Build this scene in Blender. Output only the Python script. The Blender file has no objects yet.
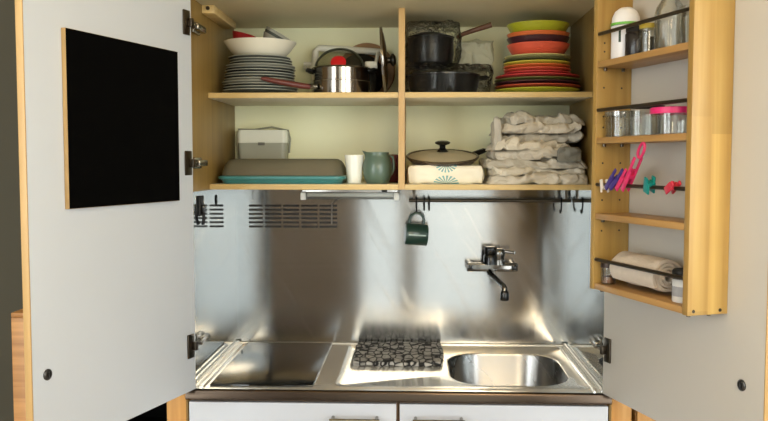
import bpy, bmesh, math, random
from mathutils import Vector, Matrix, noise
random.seed(7)
C = bpy.context.scene.collection
SC = bpy.context.scene
PI = math.pi

# ------------------------------------------------------------------ camera
F_PX, PITCH, YAW, ROLL = 806.19, 0.0606, 0.0380, 0.0006
CAM = Vector((0.0496, -2.256, 1.5516))
fwd = Vector((-math.sin(YAW)*math.cos(PITCH), math.cos(YAW)*math.cos(PITCH), -math.sin(PITCH)))
rgt = Vector((math.cos(YAW), math.sin(YAW), 0)); up = rgt.cross(fwd)
rgt, up = rgt*math.cos(ROLL)+up*math.sin(ROLL), up*math.cos(ROLL)-rgt*math.sin(ROLL)
cd = bpy.data.cameras.new('camera'); cam = bpy.data.objects.new('camera', cd); C.objects.link(cam)
M = Matrix((( rgt.x, up.x, -fwd.x, CAM.x), (rgt.y, up.y, -fwd.y, CAM.y), (rgt.z, up.z, -fwd.z, CAM.z), (0, 0, 0, 1)))
cam.matrix_world = M
cd.sensor_width = 36; cd.lens = F_PX/768*36; cd.clip_start = 0.05; cd.clip_end = 200
SC.camera = cam

# ------------------------------------------------------------------ world, light, exposure
SC.view_settings.view_transform = 'Standard'; SC.view_settings.look = 'None'
SC.view_settings.gamma = 1; SC.view_settings.use_curve_mapping = False
SC.view_settings.exposure = 1.62
SC.cycles.use_denoising = True
SC.cycles.max_bounces = 10; SC.cycles.diffuse_bounces = 5; SC.cycles.glossy_bounces = 6
SC.cycles.transparent_max_bounces = 24
SC.cycles.sample_clamp_indirect = 8
W = bpy.data.worlds.new('daylight'); SC.world = W; W.use_nodes = True
nt = W.node_tree; nt.nodes.clear()
wo = nt.nodes.new('ShaderNodeOutputWorld'); bg = nt.nodes.new('ShaderNodeBackground')
tc = nt.nodes.new('ShaderNodeTexCoord'); sx = nt.nodes.new('ShaderNodeSeparateXYZ')
rp = nt.nodes.new('ShaderNodeValToRGB'); mr = nt.nodes.new('ShaderNodeMapRange')
mr.inputs[1].default_value = -1; mr.inputs[2].default_value = 1
nt.links.new(tc.outputs['Generated'], sx.inputs[0]); nt.links.new(sx.outputs[2], mr.inputs[0])
nt.links.new(mr.outputs[0], rp.inputs[0]); nt.links.new(rp.outputs[0], bg.inputs[0]); nt.links.new(bg.outputs[0], wo.inputs[0])
el = rp.color_ramp.elements
el[0].position = 0.30; el[0].color = (0.78, 0.81, 0.84, 1)
el[1].position = 0.70; el[1].color = (0.92, 0.96, 1.0, 1)
e2 = el.new(0.5); e2.color = (0.95, 0.98, 0.98, 1)
bg.inputs[1].default_value = 3.3

# openings in the front wall (behind the camera), the last two added for light: x0, x1, z0, z1
OPEN = [(-0.41, 0.705, 0.02, 2.72), (1.22, 2.7, 0.1, 2.78), (-2.7, -1.36, 0.1, 2.78)]
YW = -3.0
for (a, b, c_, d_) in OPEN:
    ld = bpy.data.lights.new('daylight_portal', 'AREA'); ld.shape = 'RECTANGLE'; ld.size = b-a; ld.size_y = d_-c_
    ld.cycles.is_portal = True
    lo = bpy.data.objects.new('daylight_portal', ld); C.objects.link(lo)
    lo.location = ((a+b)/2, YW-0.12, (c_+d_)/2); lo.rotation_euler = (PI/2, 0, 0)
SIDE = (-2.8, -1.7, 0.9, 2.4)          # window added in each side wall to light the doors: y0, y1, z0, z1
for s_ in (-1, 1):
    ld = bpy.data.lights.new('daylight_portal', 'AREA'); ld.shape = 'RECTANGLE'; ld.size = SIDE[3]-SIDE[2]; ld.size_y = SIDE[1]-SIDE[0]
    ld.cycles.is_portal = True
    lo = bpy.data.objects.new('daylight_portal', ld); C.objects.link(lo)
    lo.location = (s_*2.92, (SIDE[0]+SIDE[1])/2, (SIDE[2]+SIDE[3])/2); lo.rotation_euler = (0, s_*PI/2, 0)

# ------------------------------------------------------------------ materials
def lin(c):
    return tuple(((v/255)/12.92 if v/255 <= 0.04045 else ((v/255+0.055)/1.055)**2.4) for v in c) + (1.0,)
MATS = {}
def nodes(name):
    m = bpy.data.materials.new(name); m.use_nodes = True
    n = m.node_tree.nodes; p = n['Principled BSDF']
    return m, n, m.node_tree.links, p
def mat(name, col, rough=0.5, metal=0.0, var=0.06, scale=30, bump=0.0, spec=0.5, coat=0.0, bscale=None, trans=0.0):
    if name in MATS: return MATS[name]
    m, n, l, p = nodes(name)
    t = n.new('ShaderNodeTexCoord'); no = n.new('ShaderNodeTexNoise'); no.inputs['Scale'].default_value = scale
    no.inputs['Detail'].default_value = 4
    l.new(t.outputs['Object'], no.inputs['Vector'])
    mx = n.new('ShaderNodeMix'); mx.data_type = 'RGBA'
    c = lin(col)
    mx.inputs[6].default_value = tuple(max(0, v*(1-var)) for v in c[:3])+(1,); mx.inputs[7].default_value = tuple(min(1, v*(1+var)) for v in c[:3])+(1,)
    l.new(no.outputs['Fac'], mx.inputs[0]); l.new(mx.outputs[2], p.inputs['Base Color'])
    p.inputs['Roughness'].default_value = rough; p.inputs['Metallic'].default_value = metal
    p.inputs['Specular IOR Level'].default_value = spec; p.inputs['Coat Weight'].default_value = coat
    if trans: p.inputs['Transmission Weight'].default_value = trans
    if bump:
        nb = n.new('ShaderNodeTexNoise'); nb.inputs['Scale'].default_value = bscale or scale*3; nb.inputs['Detail'].default_value = 3
        l.new(t.outputs['Object'], nb.inputs['Vector'])
        b = n.new('ShaderNodeBump'); b.inputs['Strength'].default_value = bump; b.inputs['Distance'].default_value = 0.01
        l.new(nb.outputs['Fac'], b.inputs['Height']); l.new(b.outputs[0], p.inputs['Normal'])
    MATS[name] = m; return m
def wood(name, c1, c2, axis='z', stave=0.0, rough=0.42, stave_axis='x'):
    if name in MATS: return MATS[name]
    m, n, l, p = nodes(name)
    t = n.new('ShaderNodeTexCoord'); mp = n.new('ShaderNodeMapping')
    s = {'x': (1.5, 40, 40), 'y': (40, 1.5, 40), 'z': (40, 40, 1.5)}[axis]
    mp.inputs['Scale'].default_value = s
    l.new(t.outputs['Object'], mp.inputs['Vector'])
    no = n.new('ShaderNodeTexNoise'); no.inputs['Scale'].default_value = 1.0; no.inputs['Detail'].default_value = 5; no.inputs['Distortion'].default_value = 0.6
    l.new(mp.outputs[0], no.inputs['Vector'])
    r = n.new('ShaderNodeValToRGB'); r.color_ramp.elements[0].position = 0.3; r.color_ramp.elements[1].position = 0.72
    r.color_ramp.elements[0].color = lin(c1); r.color_ramp.elements[1].color = lin(c2)
    l.new(no.outputs['Fac'], r.inputs[0]); out = r.outputs[0]
    # broad tone drift
    n2 = n.new('ShaderNodeTexNoise'); n2.inputs['Scale'].default_value = 5; l.new(t.outputs['Object'], n2.inputs['Vector'])
    hv = n.new('ShaderNodeHueSaturation'); m2 = n.new('ShaderNodeMapRange'); m2.inputs[3].default_value = 0.88; m2.inputs[4].default_value = 1.1
    l.new(n2.outputs['Fac'], m2.inputs[0]); l.new(m2.outputs[0], hv.inputs['Value']); l.new(out, hv.inputs['Color']); out = hv.outputs[0]
    if stave:
        sp = n.new('ShaderNodeSeparateXYZ'); l.new(t.outputs['Object'], sp.inputs[0])
        a = n.new('ShaderNodeMath'); a.operation = 'DIVIDE'; a.inputs[1].default_value = stave
        l.new(sp.outputs['XYZ'.index(stave_axis.upper())], a.inputs[0])
        f = n.new('ShaderNodeMath'); f.operation = 'FLOOR'; l.new(a.outputs[0], f.inputs[0])
        w1 = n.new('ShaderNodeTexWhiteNoise'); w1.noise_dimensions = '1D'; l.new(f.outputs[0], w1.inputs['W'])
        z = n.new('ShaderNodeMath'); z.operation = 'MULTIPLY_ADD'; z.inputs[1].default_value = 1/0.42
        l.new(sp.outputs['XYZ'.index(axis.upper())], z.inputs[0]); l.new(w1.outputs['Value'], z.inputs[2])
        fz = n.new('ShaderNodeMath'); fz.operation = 'FLOOR'; l.new(z.outputs[0], fz.inputs[0])
        cx = n.new('ShaderNodeCombineXYZ'); l.new(f.outputs[0], cx.inputs[0]); l.new(fz.outputs[0], cx.inputs[1])
        w2 = n.new('ShaderNodeTexWhiteNoise'); w2.noise_dimensions = '2D'; l.new(cx.outputs[0], w2.inputs['Vector'])
        h2 = n.new('ShaderNodeHueSaturation'); m3 = n.new('ShaderNodeMapRange'); m3.inputs[3].default_value = 0.80; m3.inputs[4].default_value = 1.12
        l.new(w2.outputs['Value'], m3.inputs[0]); l.new(m3.outputs[0], h2.inputs['Value']); l.new(out, h2.inputs['Color']); out = h2.outputs[0]
    l.new(out, p.inputs['Base Color']); p.inputs['Roughness'].default_value = rough
    MATS[name] = m; return m
def vec(n, v):
    c = n.new('ShaderNodeCombineXYZ')
    for i in range(3): c.inputs[i].default_value = v[i]
    return c.outputs[0]
def steel(name, col=(200, 198, 194), rough=0.12, aniso=0.75, direction='z', scratch=0.04, wob=0.05, streak=0.0, metal=1.0):
    if name in MATS: return MATS[name]
    m, n, l, p = nodes(name)
    t = n.new('ShaderNodeTexCoord'); mp = n.new('ShaderNodeMapping')
    mp.inputs['Scale'].default_value = {'z': (3, 260, 260), 'x': (260, 3, 260), 'y': (3, 260, 260)}[direction]
    l.new(t.outputs['Object'], mp.inputs['Vector'])
    no = n.new('ShaderNodeTexNoise'); no.inputs['Scale'].default_value = 1; no.inputs['Detail'].default_value = 3
    l.new(mp.outputs[0], no.inputs['Vector'])
    # soft wipe marks
    n2 = n.new('ShaderNodeTexNoise'); n2.inputs['Scale'].default_value = 3.2; n2.inputs['Detail'].default_value = 5; n2.inputs['Distortion'].default_value = 1.8
    l.new(t.outputs['Object'], n2.inputs['Vector'])
    mr_ = n.new('ShaderNodeMapRange'); mr_.inputs[1].default_value = 0.35; mr_.inputs[2].default_value = 0.75
    mr_.inputs[3].default_value = rough*0.92; mr_.inputs[4].default_value = rough*1.15
    l.new(n2.outputs['Fac'], mr_.inputs[0]); ro = mr_.outputs[0]
    if streak:                      # faint diagonal wiping marks left on the sheet
        m2 = n.new('ShaderNodeMapping'); m2.vector_type = 'TEXTURE'; m2.inputs['Rotation'].default_value = (0, math.radians(-32), 0); m2.inputs['Scale'].default_value = (1/30, 1, 1/3.5)
        l.new(t.outputs['Object'], m2.inputs['Vector'])
        n4 = n.new('ShaderNodeTexNoise'); n4.inputs['Scale'].default_value = 1.0; n4.inputs['Detail'].default_value = 3; n4.inputs['Distortion'].default_value = 0.8
        l.new(m2.outputs[0], n4.inputs['Vector'])
        m4 = n.new('ShaderNodeMapRange'); m4.inputs[1].default_value = 0.56; m4.inputs[2].default_value = 0.72; m4.inputs[3].default_value = 0.0; m4.inputs[4].default_value = streak
        l.new(n4.outputs['Fac'], m4.inputs[0])
        ad = n.new('ShaderNodeMath'); ad.operation = 'ADD'; l.new(ro, ad.inputs[0]); l.new(m4.outputs[0], ad.inputs[1]); ro = ad.outputs[0]
    l.new(ro, p.inputs['Roughness'])
    c = lin(col)
    mx = n.new('ShaderNodeMix'); mx.data_type = 'RGBA'
    mx.inputs[6].default_value = tuple(v*0.9 for v in c[:3])+(1,); mx.inputs[7].default_value = tuple(min(1, v*1.06) for v in c[:3])+(1,)
    l.new(no.outputs['Fac'], mx.inputs[0]); l.new(mx.outputs[2], p.inputs['Base Color'])
    p.inputs['Metallic'].default_value = metal
    p.inputs['Anisotropic'].default_value = aniso
    if aniso: l.new(vec(n, {'z': (0, 0, 1), 'x': (0, 1, 0), 'y': (1, 0, 0)}[direction]), p.inputs['Tangent'])
    if scratch:
        b = n.new('ShaderNodeBump'); b.inputs['Strength'].default_value = scratch; b.inputs['Distance'].default_value = 0.002
        l.new(no.outputs['Fac'], b.inputs['Height'])
        n3 = n.new('ShaderNodeTexNoise'); n3.inputs['Scale'].default_value = 4.0; n3.inputs['Detail'].default_value = 1
        l.new(t.outputs['Object'], n3.inputs['Vector'])
        b2 = n.new('ShaderNodeBump'); b2.inputs['Strength'].default_value = wob; b2.inputs['Distance'].default_value = 0.004
        l.new(n3.outputs['Fac'], b2.inputs['Height']); l.new(b.outputs[0], b2.inputs['Normal']); l.new(b2.outputs[0], p.inputs['Normal'])
    MATS[name] = m; return m
def clear(name, tint=(245, 248, 246), gloss=0.08, rough=0.05, crinkle=0.0, body=0.0, bodycol=(200, 200, 195), top=0.6, blend=.35):
    """thin clear glass or film: see-through with a Fresnel reflection"""
    if name in MATS: return MATS[name]
    m = bpy.data.materials.new(name); m.use_nodes = True; n = m.node_tree.nodes; l = m.node_tree.links; n.clear()
    o = n.new('ShaderNodeOutputMaterial'); tr = n.new('ShaderNodeBsdfTransparent'); g = n.new('ShaderNodeBsdfGlossy')
    mx = n.new('ShaderNodeMixShader'); lw = n.new('ShaderNodeLayerWeight'); lw.inputs[0].default_value = blend
    tr.inputs[0].default_value = lin(tint); g.inputs['Roughness'].default_value = rough
    mp = n.new('ShaderNodeMapRange'); mp.inputs[3].default_value = gloss; mp.inputs[4].default_value = top
    l.new(lw.outputs['Fresnel'], mp.inputs[0]); l.new(mp.outputs[0], mx.inputs[0])
    l.new(tr.outputs[0], mx.inputs[1]); l.new(g.outputs[0], mx.inputs[2]); out = mx.outputs[0]
    if body:
        d = n.new('ShaderNodeBsdfDiffuse'); d.inputs[0].default_value = lin(bodycol)
        m3 = n.new('ShaderNodeMixShader'); m3.inputs[0].default_value = body
        l.new(out, m3.inputs[1]); l.new(d.outputs[0], m3.inputs[2]); out = m3.outputs[0]
    if crinkle:
        t = n.new('ShaderNodeTexCoord'); v = n.new('ShaderNodeTexVoronoi'); v.inputs['Scale'].default_value = 45
        no = n.new('ShaderNodeTexNoise'); no.inputs['Scale'].default_value = 28; no.inputs['Detail'].default_value = 4; no.inputs['Distortion'].default_value = 2
        l.new(t.outputs['Object'], no.inputs['Vector'])
        b = n.new('ShaderNodeBump'); b.inputs['Strength'].default_value = crinkle; b.inputs['Distance'].default_value = 0.02
        l.new(no.outputs['Fac'], b.inputs['Height'])
        l.new(b.outputs[0], g.inputs['Normal']); l.new(b.outputs[0], lw.inputs['Normal'])
    l.new(out, o.inputs[0]); MATS[name] = m; return m

BIRCH = wood('birch', (178, 142, 88), (202, 168, 114), 'z')
BIRCH_X = wood('birch_lengthwise', (190, 158, 98), (210, 184, 126), 'x')
BIRCH_STAVE = wood('birch_staves', (172, 134, 69), (194, 160, 91), 'z', stave=0.052, stave_axis='y')
SHELFWOOD = wood('birch_rack_shelf', (168, 126, 72), (192, 152, 94), 'x')
PLY = wood('birch_cabinet_side', (124, 98, 48), (146, 118, 62), 'z')
ORANGEWOOD = wood('oiled_pine', (172, 122, 62), (196, 148, 84), 'z')
GRAINWOOD = wood('cross_grained_pine', (150, 98, 48), (205, 150, 86), 'x')
DOORWHITE = mat('door_white_laminate', (202, 209, 217), 0.45, var=0.015, scale=6)
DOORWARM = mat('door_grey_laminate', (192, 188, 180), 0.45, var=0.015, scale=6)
FRONTWHITE = mat('front_white_laminate', (174, 178, 186), 0.35, var=0.01, scale=6)
CREAM = mat('cream_back_panel', (240, 240, 202), 0.55, var=0.02, scale=5)
GREYLAM = mat('grey_laminate', (230, 226, 202), 0.5, var=0.03, scale=9)
STEEL = steel('brushed_steel_sheet', (180, 181, 182), 0.14, 0.85, scratch=0.012, wob=0.012, streak=0.05)
STEELSIDE = steel('polished_steel_side', (196, 203, 207), 0.055, 0.6, scratch=0.0, wob=0.006)
STEELTOP = steel('brushed_steel_worktop', (240, 240, 236), 0.19, 0.0, 'x', 0.01, wob=0.02, metal=0.66)
STEELBOWL = steel('satin_steel_sink', (150, 149, 147), 0.27, 0.0, 'x', 0.01, wob=0.02)
CHROME = mat('chrome', (205, 205, 205), 0.08, 1.0, var=0.02)
DARKCHROME = mat('chrome_dark_reflection', (120, 118, 114), 0.14, 1.0, var=0.03)  # chrome coloured dark for the dark surroundings it reflects
NICKEL = mat('nickel_hinge', (150, 146, 138), 0.25, 1.0, var=0.05)
BRONZE = mat('dark_hinge_metal', (90, 82, 72), 0.3, 1.0, var=0.05)
DARKRAIL = mat('dark_steel_rod', (96, 89, 80), 0.32, 1.0, var=0.05)
BLACK = mat('matt_black', (14, 14, 14), 0.6, var=0.1)
BLACKGLOSS = mat('gloss_black', (12, 12, 12), 0.15, var=0.05)
ENAMEL = mat('black_enamel', (7, 7, 7), 0.28, var=0.1, spec=0.3)
BLACKGLASS = mat('black_hob_glass', (10, 10, 11), 0.05, var=0.02, coat=0.5)
CHALK = mat('black_board_face', (4, 4, 4), 0.9, var=0.2, spec=0.05)
SHADEBLACK = mat('painted_recess_shade', (8, 8, 8), 0.9, var=0.1, spec=0.1)  # black standing in for shade inside the open unit
GLASS = clear('clear_glass', (252, 253, 252), 0.03, 0.03)
SMOKEGLASS = clear('lid_glass', (226, 224, 212), 0.06, 0.04)
FILM = clear('clear_plastic_film', (252, 252, 249), 0.0, 0.12, crinkle=1.0, top=1.0, blend=.22)

# ------------------------------------------------------------------ helpers
class MB:
    def __init__(s): s.bm = bmesh.new()
    def box(s, lo, hi, bev=0.0, seg=2, rot=None, mi=0):
        lo, hi = Vector(lo), Vector(hi)
        r = bmesh.ops.create_cube(s.bm, size=1.0); vs = r['verts']
        sz = hi-lo; ce = (lo+hi)/2
        for v in vs: v.co = Vector((v.co.x*sz.x, v.co.y*sz.y, v.co.z*sz.z))
        fs = set(f for v in vs for f in v.link_faces)
        for f in fs: f.material_index = mi
        if bev:
            es = list({e for v in vs for e in v.link_edges})
            rr = bmesh.ops.bevel(s.bm, geom=es, offset=min(bev, min(sz)*0.45), segments=seg, profile=0.5, affect='EDGES')
            vs = list({v for f in rr['faces'] for v in f.verts} | {v for v in vs if v.is_valid})
        for v in vs:
            if rot is not None: v.co = rot @ v.co
            v.co += ce
        return s
    def rings(s, rings, close=False, cap0=True, cap1=True, mi=0):
        vr = [[s.bm.verts.new(p) for p in r] for r in rings]
        n = len(rings[0]); k = len(vr)
        for i in range(k if close else k-1):
            a, b = vr[i], vr[(i+1) % k]
            for j in range(n):
                f = s.bm.faces.new((a[j], a[(j+1) % n], b[(j+1) % n], b[j])); f.material_index = mi
        if not close:
            if cap0: s.bm.faces.new(list(reversed(vr[0]))).material_index = mi
            if cap1: s.bm.faces.new(vr[-1]).material_index = mi
        return s
    def tube(s, pts, r, seg=10, mi=0, closed=False):
        P = [Vector(p) for p in pts]; n = len(P); R = r if isinstance(r, (list, tuple)) else [r]*n
        rings = []; prev = None
        for i, p in enumerate(P):
            if closed: d = (P[(i+1) % n]-P[i-1]).normalized()
            else: d = ((P[min(i+1, n-1)]-P[max(i-1, 0)])).normalized()
            if prev is None:
                u = d.orthogonal().normalized()
            else:
                u = (prev - d*prev.dot(d)).normalized()
            prev = u; w = d.cross(u)
            rings.append([p+(u*math.cos(2*PI*j/seg)+w*math.sin(2*PI*j/seg))*R[i] for j in range(seg)])
        return s.rings(rings, close=closed, mi=mi)
    def lathe(s, prof, seg=40, at=(0, 0, 0), rot=None, mi=0):
        """prof: list of (r, z) from bottom axis round to wherever it ends"""
        at = Vector(at); vr = []
        for (r, z) in prof:
            if r < 1e-6: vr.append([s._v((0, 0, z), at, rot)])
            else: vr.append([s._v((r*math.cos(2*PI*j/seg), r*math.sin(2*PI*j/seg), z), at, rot) for j in range(seg)])
        for a, b in zip(vr[:-1], vr[1:]):
            for j in range(seg):
                k = (j+1) % seg
                if len(a) == 1 and len(b) == 1: continue
                if len(a) == 1: f = s.bm.faces.new((a[0], b[k], b[j]))
                elif len(b) == 1: f = s.bm.faces.new((a[j], a[k], b[0]))
                else: f = s.bm.faces.new((a[j], a[k], b[k], b[j]))
                f.material_index = mi
        return s
    def _v(s, p, at, rot):
        p = Vector(p)
        if rot is not None: p = rot @ p
        return s.bm.verts.new(p+at)
    def build(s, name, m, parent=None, loc=None, rotz=None, smooth=38, **tags):
        bmesh.ops.remove_doubles(s.bm, verts=s.bm.verts, dist=1e-6)
        bmesh.ops.recalc_face_normals(s.bm, faces=s.bm.faces)
        for f in s.bm.faces: f.smooth = True
        for e in s.bm.edges:
            if len(e.link_faces) == 2 and e.calc_face_angle(0) > math.radians(smooth): e.smooth = False
        me = bpy.data.meshes.new(name); s.bm.to_mesh(me); s.bm.free()
        for k in (m if isinstance(m, (list, tuple)) else [m]): me.materials.append(k)
        o = bpy.data.objects.new(name, me); C.objects.link(o)
        if parent is not None: o.parent = parent
        if loc is not None: o.location = loc
        if rotz is not None: o.rotation_euler = (0, 0, rotz)
        for k, v in tags.items(): o[k] = v
        return o
def thing(name, label, cat, loc=(0, 0, 0), rotz=0.0, group=None, rot=None):
    o = bpy.data.objects.new(name, None); o.empty_display_size = 0.05; C.objects.link(o)
    o.location = loc; o.rotation_euler = rot if rot is not None else (0, 0, rotz)
    o['label'] = label; o['category'] = cat
    if group: o['group'] = group
    return o
def tag(o, label, cat, group=None):
    o['label'] = label; o['category'] = cat
    if group: o['group'] = group
    return o
def rrect(x0, x1, y0, y1, r, n=8):
    """rounded rectangle outline, counter-clockwise"""
    out = []
    for cx, cy, a in ((x1-r, y1-r, 0), (x0+r, y1-r, 90), (x0+r, y0+r, 180), (x1-r, y0+r, 270)):
        for i in range(n+1):
            t = math.radians(a+90*i/n); out.append((cx+r*math.cos(t), cy+r*math.sin(t)))
    return out
def prism(mb, outline, z0, z1, inset=0.0, mi=0):
    cx = sum(p[0] for p in outline)/len(outline); cy = sum(p[1] for p in outline)/len(outline)
    def ring(z, k): return [(cx+(p[0]-cx)*k, cy+(p[1]-cy)*k, z) for p in outline]
    if inset: return mb.rings([ring(z0, 1), ring(z1-inset, 1), ring(z1, 1-inset*3)], mi=mi)
    return mb.rings([ring(z0, 1), ring(z1, 1)], mi=mi)
def crumple(mb, lo, hi, amp=0.006, freq=25, seed=0, cuts=14, soft=0.3, flop=None, crease=0.0):
    """soft crumpled slab: a rounded, subdivided box pushed about by ridged noise"""
    lo, hi = Vector(lo), Vector(hi); ce = (lo+hi)/2; h = (hi-lo)/2
    b2 = bmesh.new(); bmesh.ops.create_cube(b2, size=2.0)
    bmesh.ops.subdivide_edges(b2, edges=b2.edges[:], cuts=cuts, use_grid_fill=True)
    off = Vector((seed*3.1, seed*1.7, seed*2.3))
    for v in b2.verts:
        q = v.co.copy()
        k = soft
        L = (abs(q.x)**5+abs(q.y)**5+abs(q.z)**5)**(1/5)
        q = q.lerp(q/L, k)
        p = Vector((q.x*h.x, q.y*h.y, q.z*h.z))
        w = p*freq+off
        d = noise.noise_vector(w)*amp*1.2 + noise.noise_vector(w*2.3)*amp*0.6
        rg = 1-abs(noise.noise(w*1.1+Vector((9, 4, 2))))*2
        nrm = Vector((q.x/h.x, q.y/h.y, q.z/h.z)).normalized()
        d += nrm*rg*amp*0.9
        if crease:
            ds = noise.voronoi(w*0.55)[0]; d += nrm*(min(ds[1]-ds[0], .55)-.2)*amp*crease
        p = p+d+ce
        if flop: p = flop(p)
        if p.z < lo.z: p.z = lo.z
        v.co = p
    me = bpy.data.meshes.new('tmp'); b2.to_mesh(me); b2.free()
    mb.bm.from_mesh(me); bpy.data.meshes.remove(me)
    return mb
def rim_profile(r0, r1, h, t=0.003, n=6, curve=1.0):
    """open vessel profile: base radius r0, rim r1, height h, wall t"""
    outer = [(r0+(r1-r0)*(i/n)**curve, h*i/n) for i in range(n+1)]
    inner = [(max(0.001, r-t), max(t, z)) for r, z in outer[::-1]]
    inner[0] = (r1-t, h)
    return [(0, 0)]+outer+inner+[(0, t)]

# ------------------------------------------------------------------ room shell (structure)
def struct(name, mb, m, parent=None):
    o = mb.build(name, m, parent)
    if parent is None: o['kind'] = 'structure'
    return o
WALLSHADED = mat('shaded_wall_paint', (70, 67, 54), 0.8, var=0.03, scale=4)  # wall lies in shadow; the shade is put into its colour
WALLDARK = mat('taupe_room_paint', (142, 132, 120), 0.8, var=0.03, scale=3)
CEILP = mat('ceiling_paint', (232, 208, 158), 0.8, var=0.02, scale=3)
FLOORW = wood('floor_boards', (130, 116, 104), (152, 136, 122), 'y', stave=0.12, stave_axis='x')
X0, X1, Y1, H = -2.8, 2.8, 0.64, 2.85
struct('floor', MB().box((X0-.1, YW-.2, -.1), (X1+.1, Y1+.1, -.0005)), FLOORW)
struct('ceiling', MB().box((X0-.1, YW-.2, H), (X1+.1, Y1+.1, H+.1)), CEILP)
struct('wall_back', MB().box((X0-.1, Y1, 0), (X1+.1, Y1+.1, H)), WALLSHADED)
WALLPALE = mat('pale_room_paint', (214, 206, 190), 0.8, var=0.02, scale=3)
for nm, a, b in (('wall_left', X0-.1, X0), ('wall_right', X1, X1+.1)):
    sw = MB()
    sw.box((a, YW, 0), (b, SIDE[0], H)); sw.box((a, SIDE[1], 0), (b, Y1, H))
    sw.box((a, SIDE[0], 0), (b, SIDE[1], SIDE[2])); sw.box((a, SIDE[0], SIDE[3]), (b, SIDE[1], H))
    struct(nm, sw, WALLPALE)
wf = MB()
xs = sorted(OPEN)
cur = X0
for (a, b, c_, d_) in xs:
    wf.box((cur, YW-.1, 0), (a, YW, H)); wf.box((a, YW-.1, d_), (b, YW, H))
    if c_ > 0.03: wf.box((a, YW-.1, 0), (b, YW, c_))
    cur = b
wf.box((cur, YW-.1, 0), (X1, YW, H))
struct('wall_front', wf, WALLDARK)
FRAMEP = mat('window_frame_paint', (170, 168, 162), 0.5)
for i, (a, b, c_, d_) in enumerate(OPEN):
    fr = MB(); t = .035
    fr.box((a, YW-.08, c_), (a+t, YW-.03, d_)); fr.box((b-t, YW-.08, c_), (b, YW-.03, d_))
    fr.box((a+t, YW-.08, c_), (b-t, YW-.03, c_+t)); fr.box((a+t, YW-.08, d_-t), (b-t, YW-.03, d_))
    if i == 0: fr.box((-.068, YW-.085, c_+t), (.073, YW-.025, d_-t))
    w = struct('door_1' if i == 0 else 'window_%d' % i, fr, FRAMEP)  # windows flanking the glass door are added for light
    MB().box((a+t, YW-.058, c_+t), (b-t, YW-.054, d_-t)).build('pane', clear('dimming_door_glass', (178, 179, 176), .04, .03) if i == 0 else GLASS, w)  # door tint added to dim the daylight reflected in the steel

for s_, nm in ((-1, 'window_3'), (1, 'window_4')):  # side windows added to light the doors
    fr = MB(); t = .05; a, b = sorted((s_*2.83, s_*2.88))
    fr.box((a, SIDE[0], SIDE[2]), (b, SIDE[1], SIDE[2]+t)); fr.box((a, SIDE[0], SIDE[3]-t), (b, SIDE[1], SIDE[3]))
    for y in (SIDE[0], (SIDE[0]+SIDE[1]-t)/2, SIDE[1]-t): fr.box((a, y, SIDE[2]+t), (b, y+t, SIDE[3]-t))
    w = struct(nm, fr, FRAMEP)
    MB().box((s_*2.855-.002, SIDE[0]+t, SIDE[2]+t), (s_*2.855+.002, SIDE[1]-t, SIDE[3]-t)).build('pane', GLASS, w)

# ------------------------------------------------------------------ the cupboard
SW = 0.59                      # half the clear width
ZS2, ZS1, ZT = 1.481, 1.764, 2.02
SF = 0.2345                    # front edge of the shelves
cab = thing('kitchen_cupboard', 'tall built-in kitchen cupboard with white doors standing open and pale wood shelves', 'cupboard', (0, 0, 0))
for s in (-1, 1):
    MB().box((min(s*SW, s*.662), .006, .868), (max(s*SW, s*.662), .62, 2.12), .0015).box((min(s*.6015, s*.662), .006, 0), (max(s*.6015, s*.662), .62, .8675), .0015).build('side_panel', PLY if s < 0 else PLY, cab)
    MB().box((min(s*.6055, s*.6615), .0, 0), (max(s*.6055, s*.6615), .0055, 2.12), .001).build('side_panel_edge', ORANGEWOOD, cab)
MB().box((-SW+.0005, .6005, 1.466), (SW-.0005, .618, 2.119)).build('back_panel', CREAM, cab)
MB().box((-SW+.0005, .06, ZT), (SW-.0005, .6, ZT+.019)).build('top_panel', mat('top_panel_laminate', (216, 206, 168), .5, var=.03, scale=9), cab)
MB().box((-.001, SF, ZS2-.016), (.0185, .6, ZT-.0005), .001).build('divider', BIRCH, cab)
for z in (ZS1, ZS2):
    for a, b in ((-SW+.0005, -.0015), (.019, SW-.0005)):
        sh = MB().box((a, SF+.002, z-.0165), (b, .6, z), .0005).build('shelf', GREYLAM, cab)
        MB().box((a, SF, z-.0165), (b, SF+.0018, z), .0005).build('edge_band', BIRCH_X, sh)
MB().box((-SW+.0005, .170, 1.995), (-.552, .46, ZT-.0005), .001).build('cleat', BIRCH_X, cab)
o = MB().lathe([(0, 0), (.006, 0), (.006, .002), (0, .002)], 16, (-.571, .1695, 2.010), Matrix.Rotation(PI/2, 3, 'X')).build('screw', BRONZE, cab)

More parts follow.
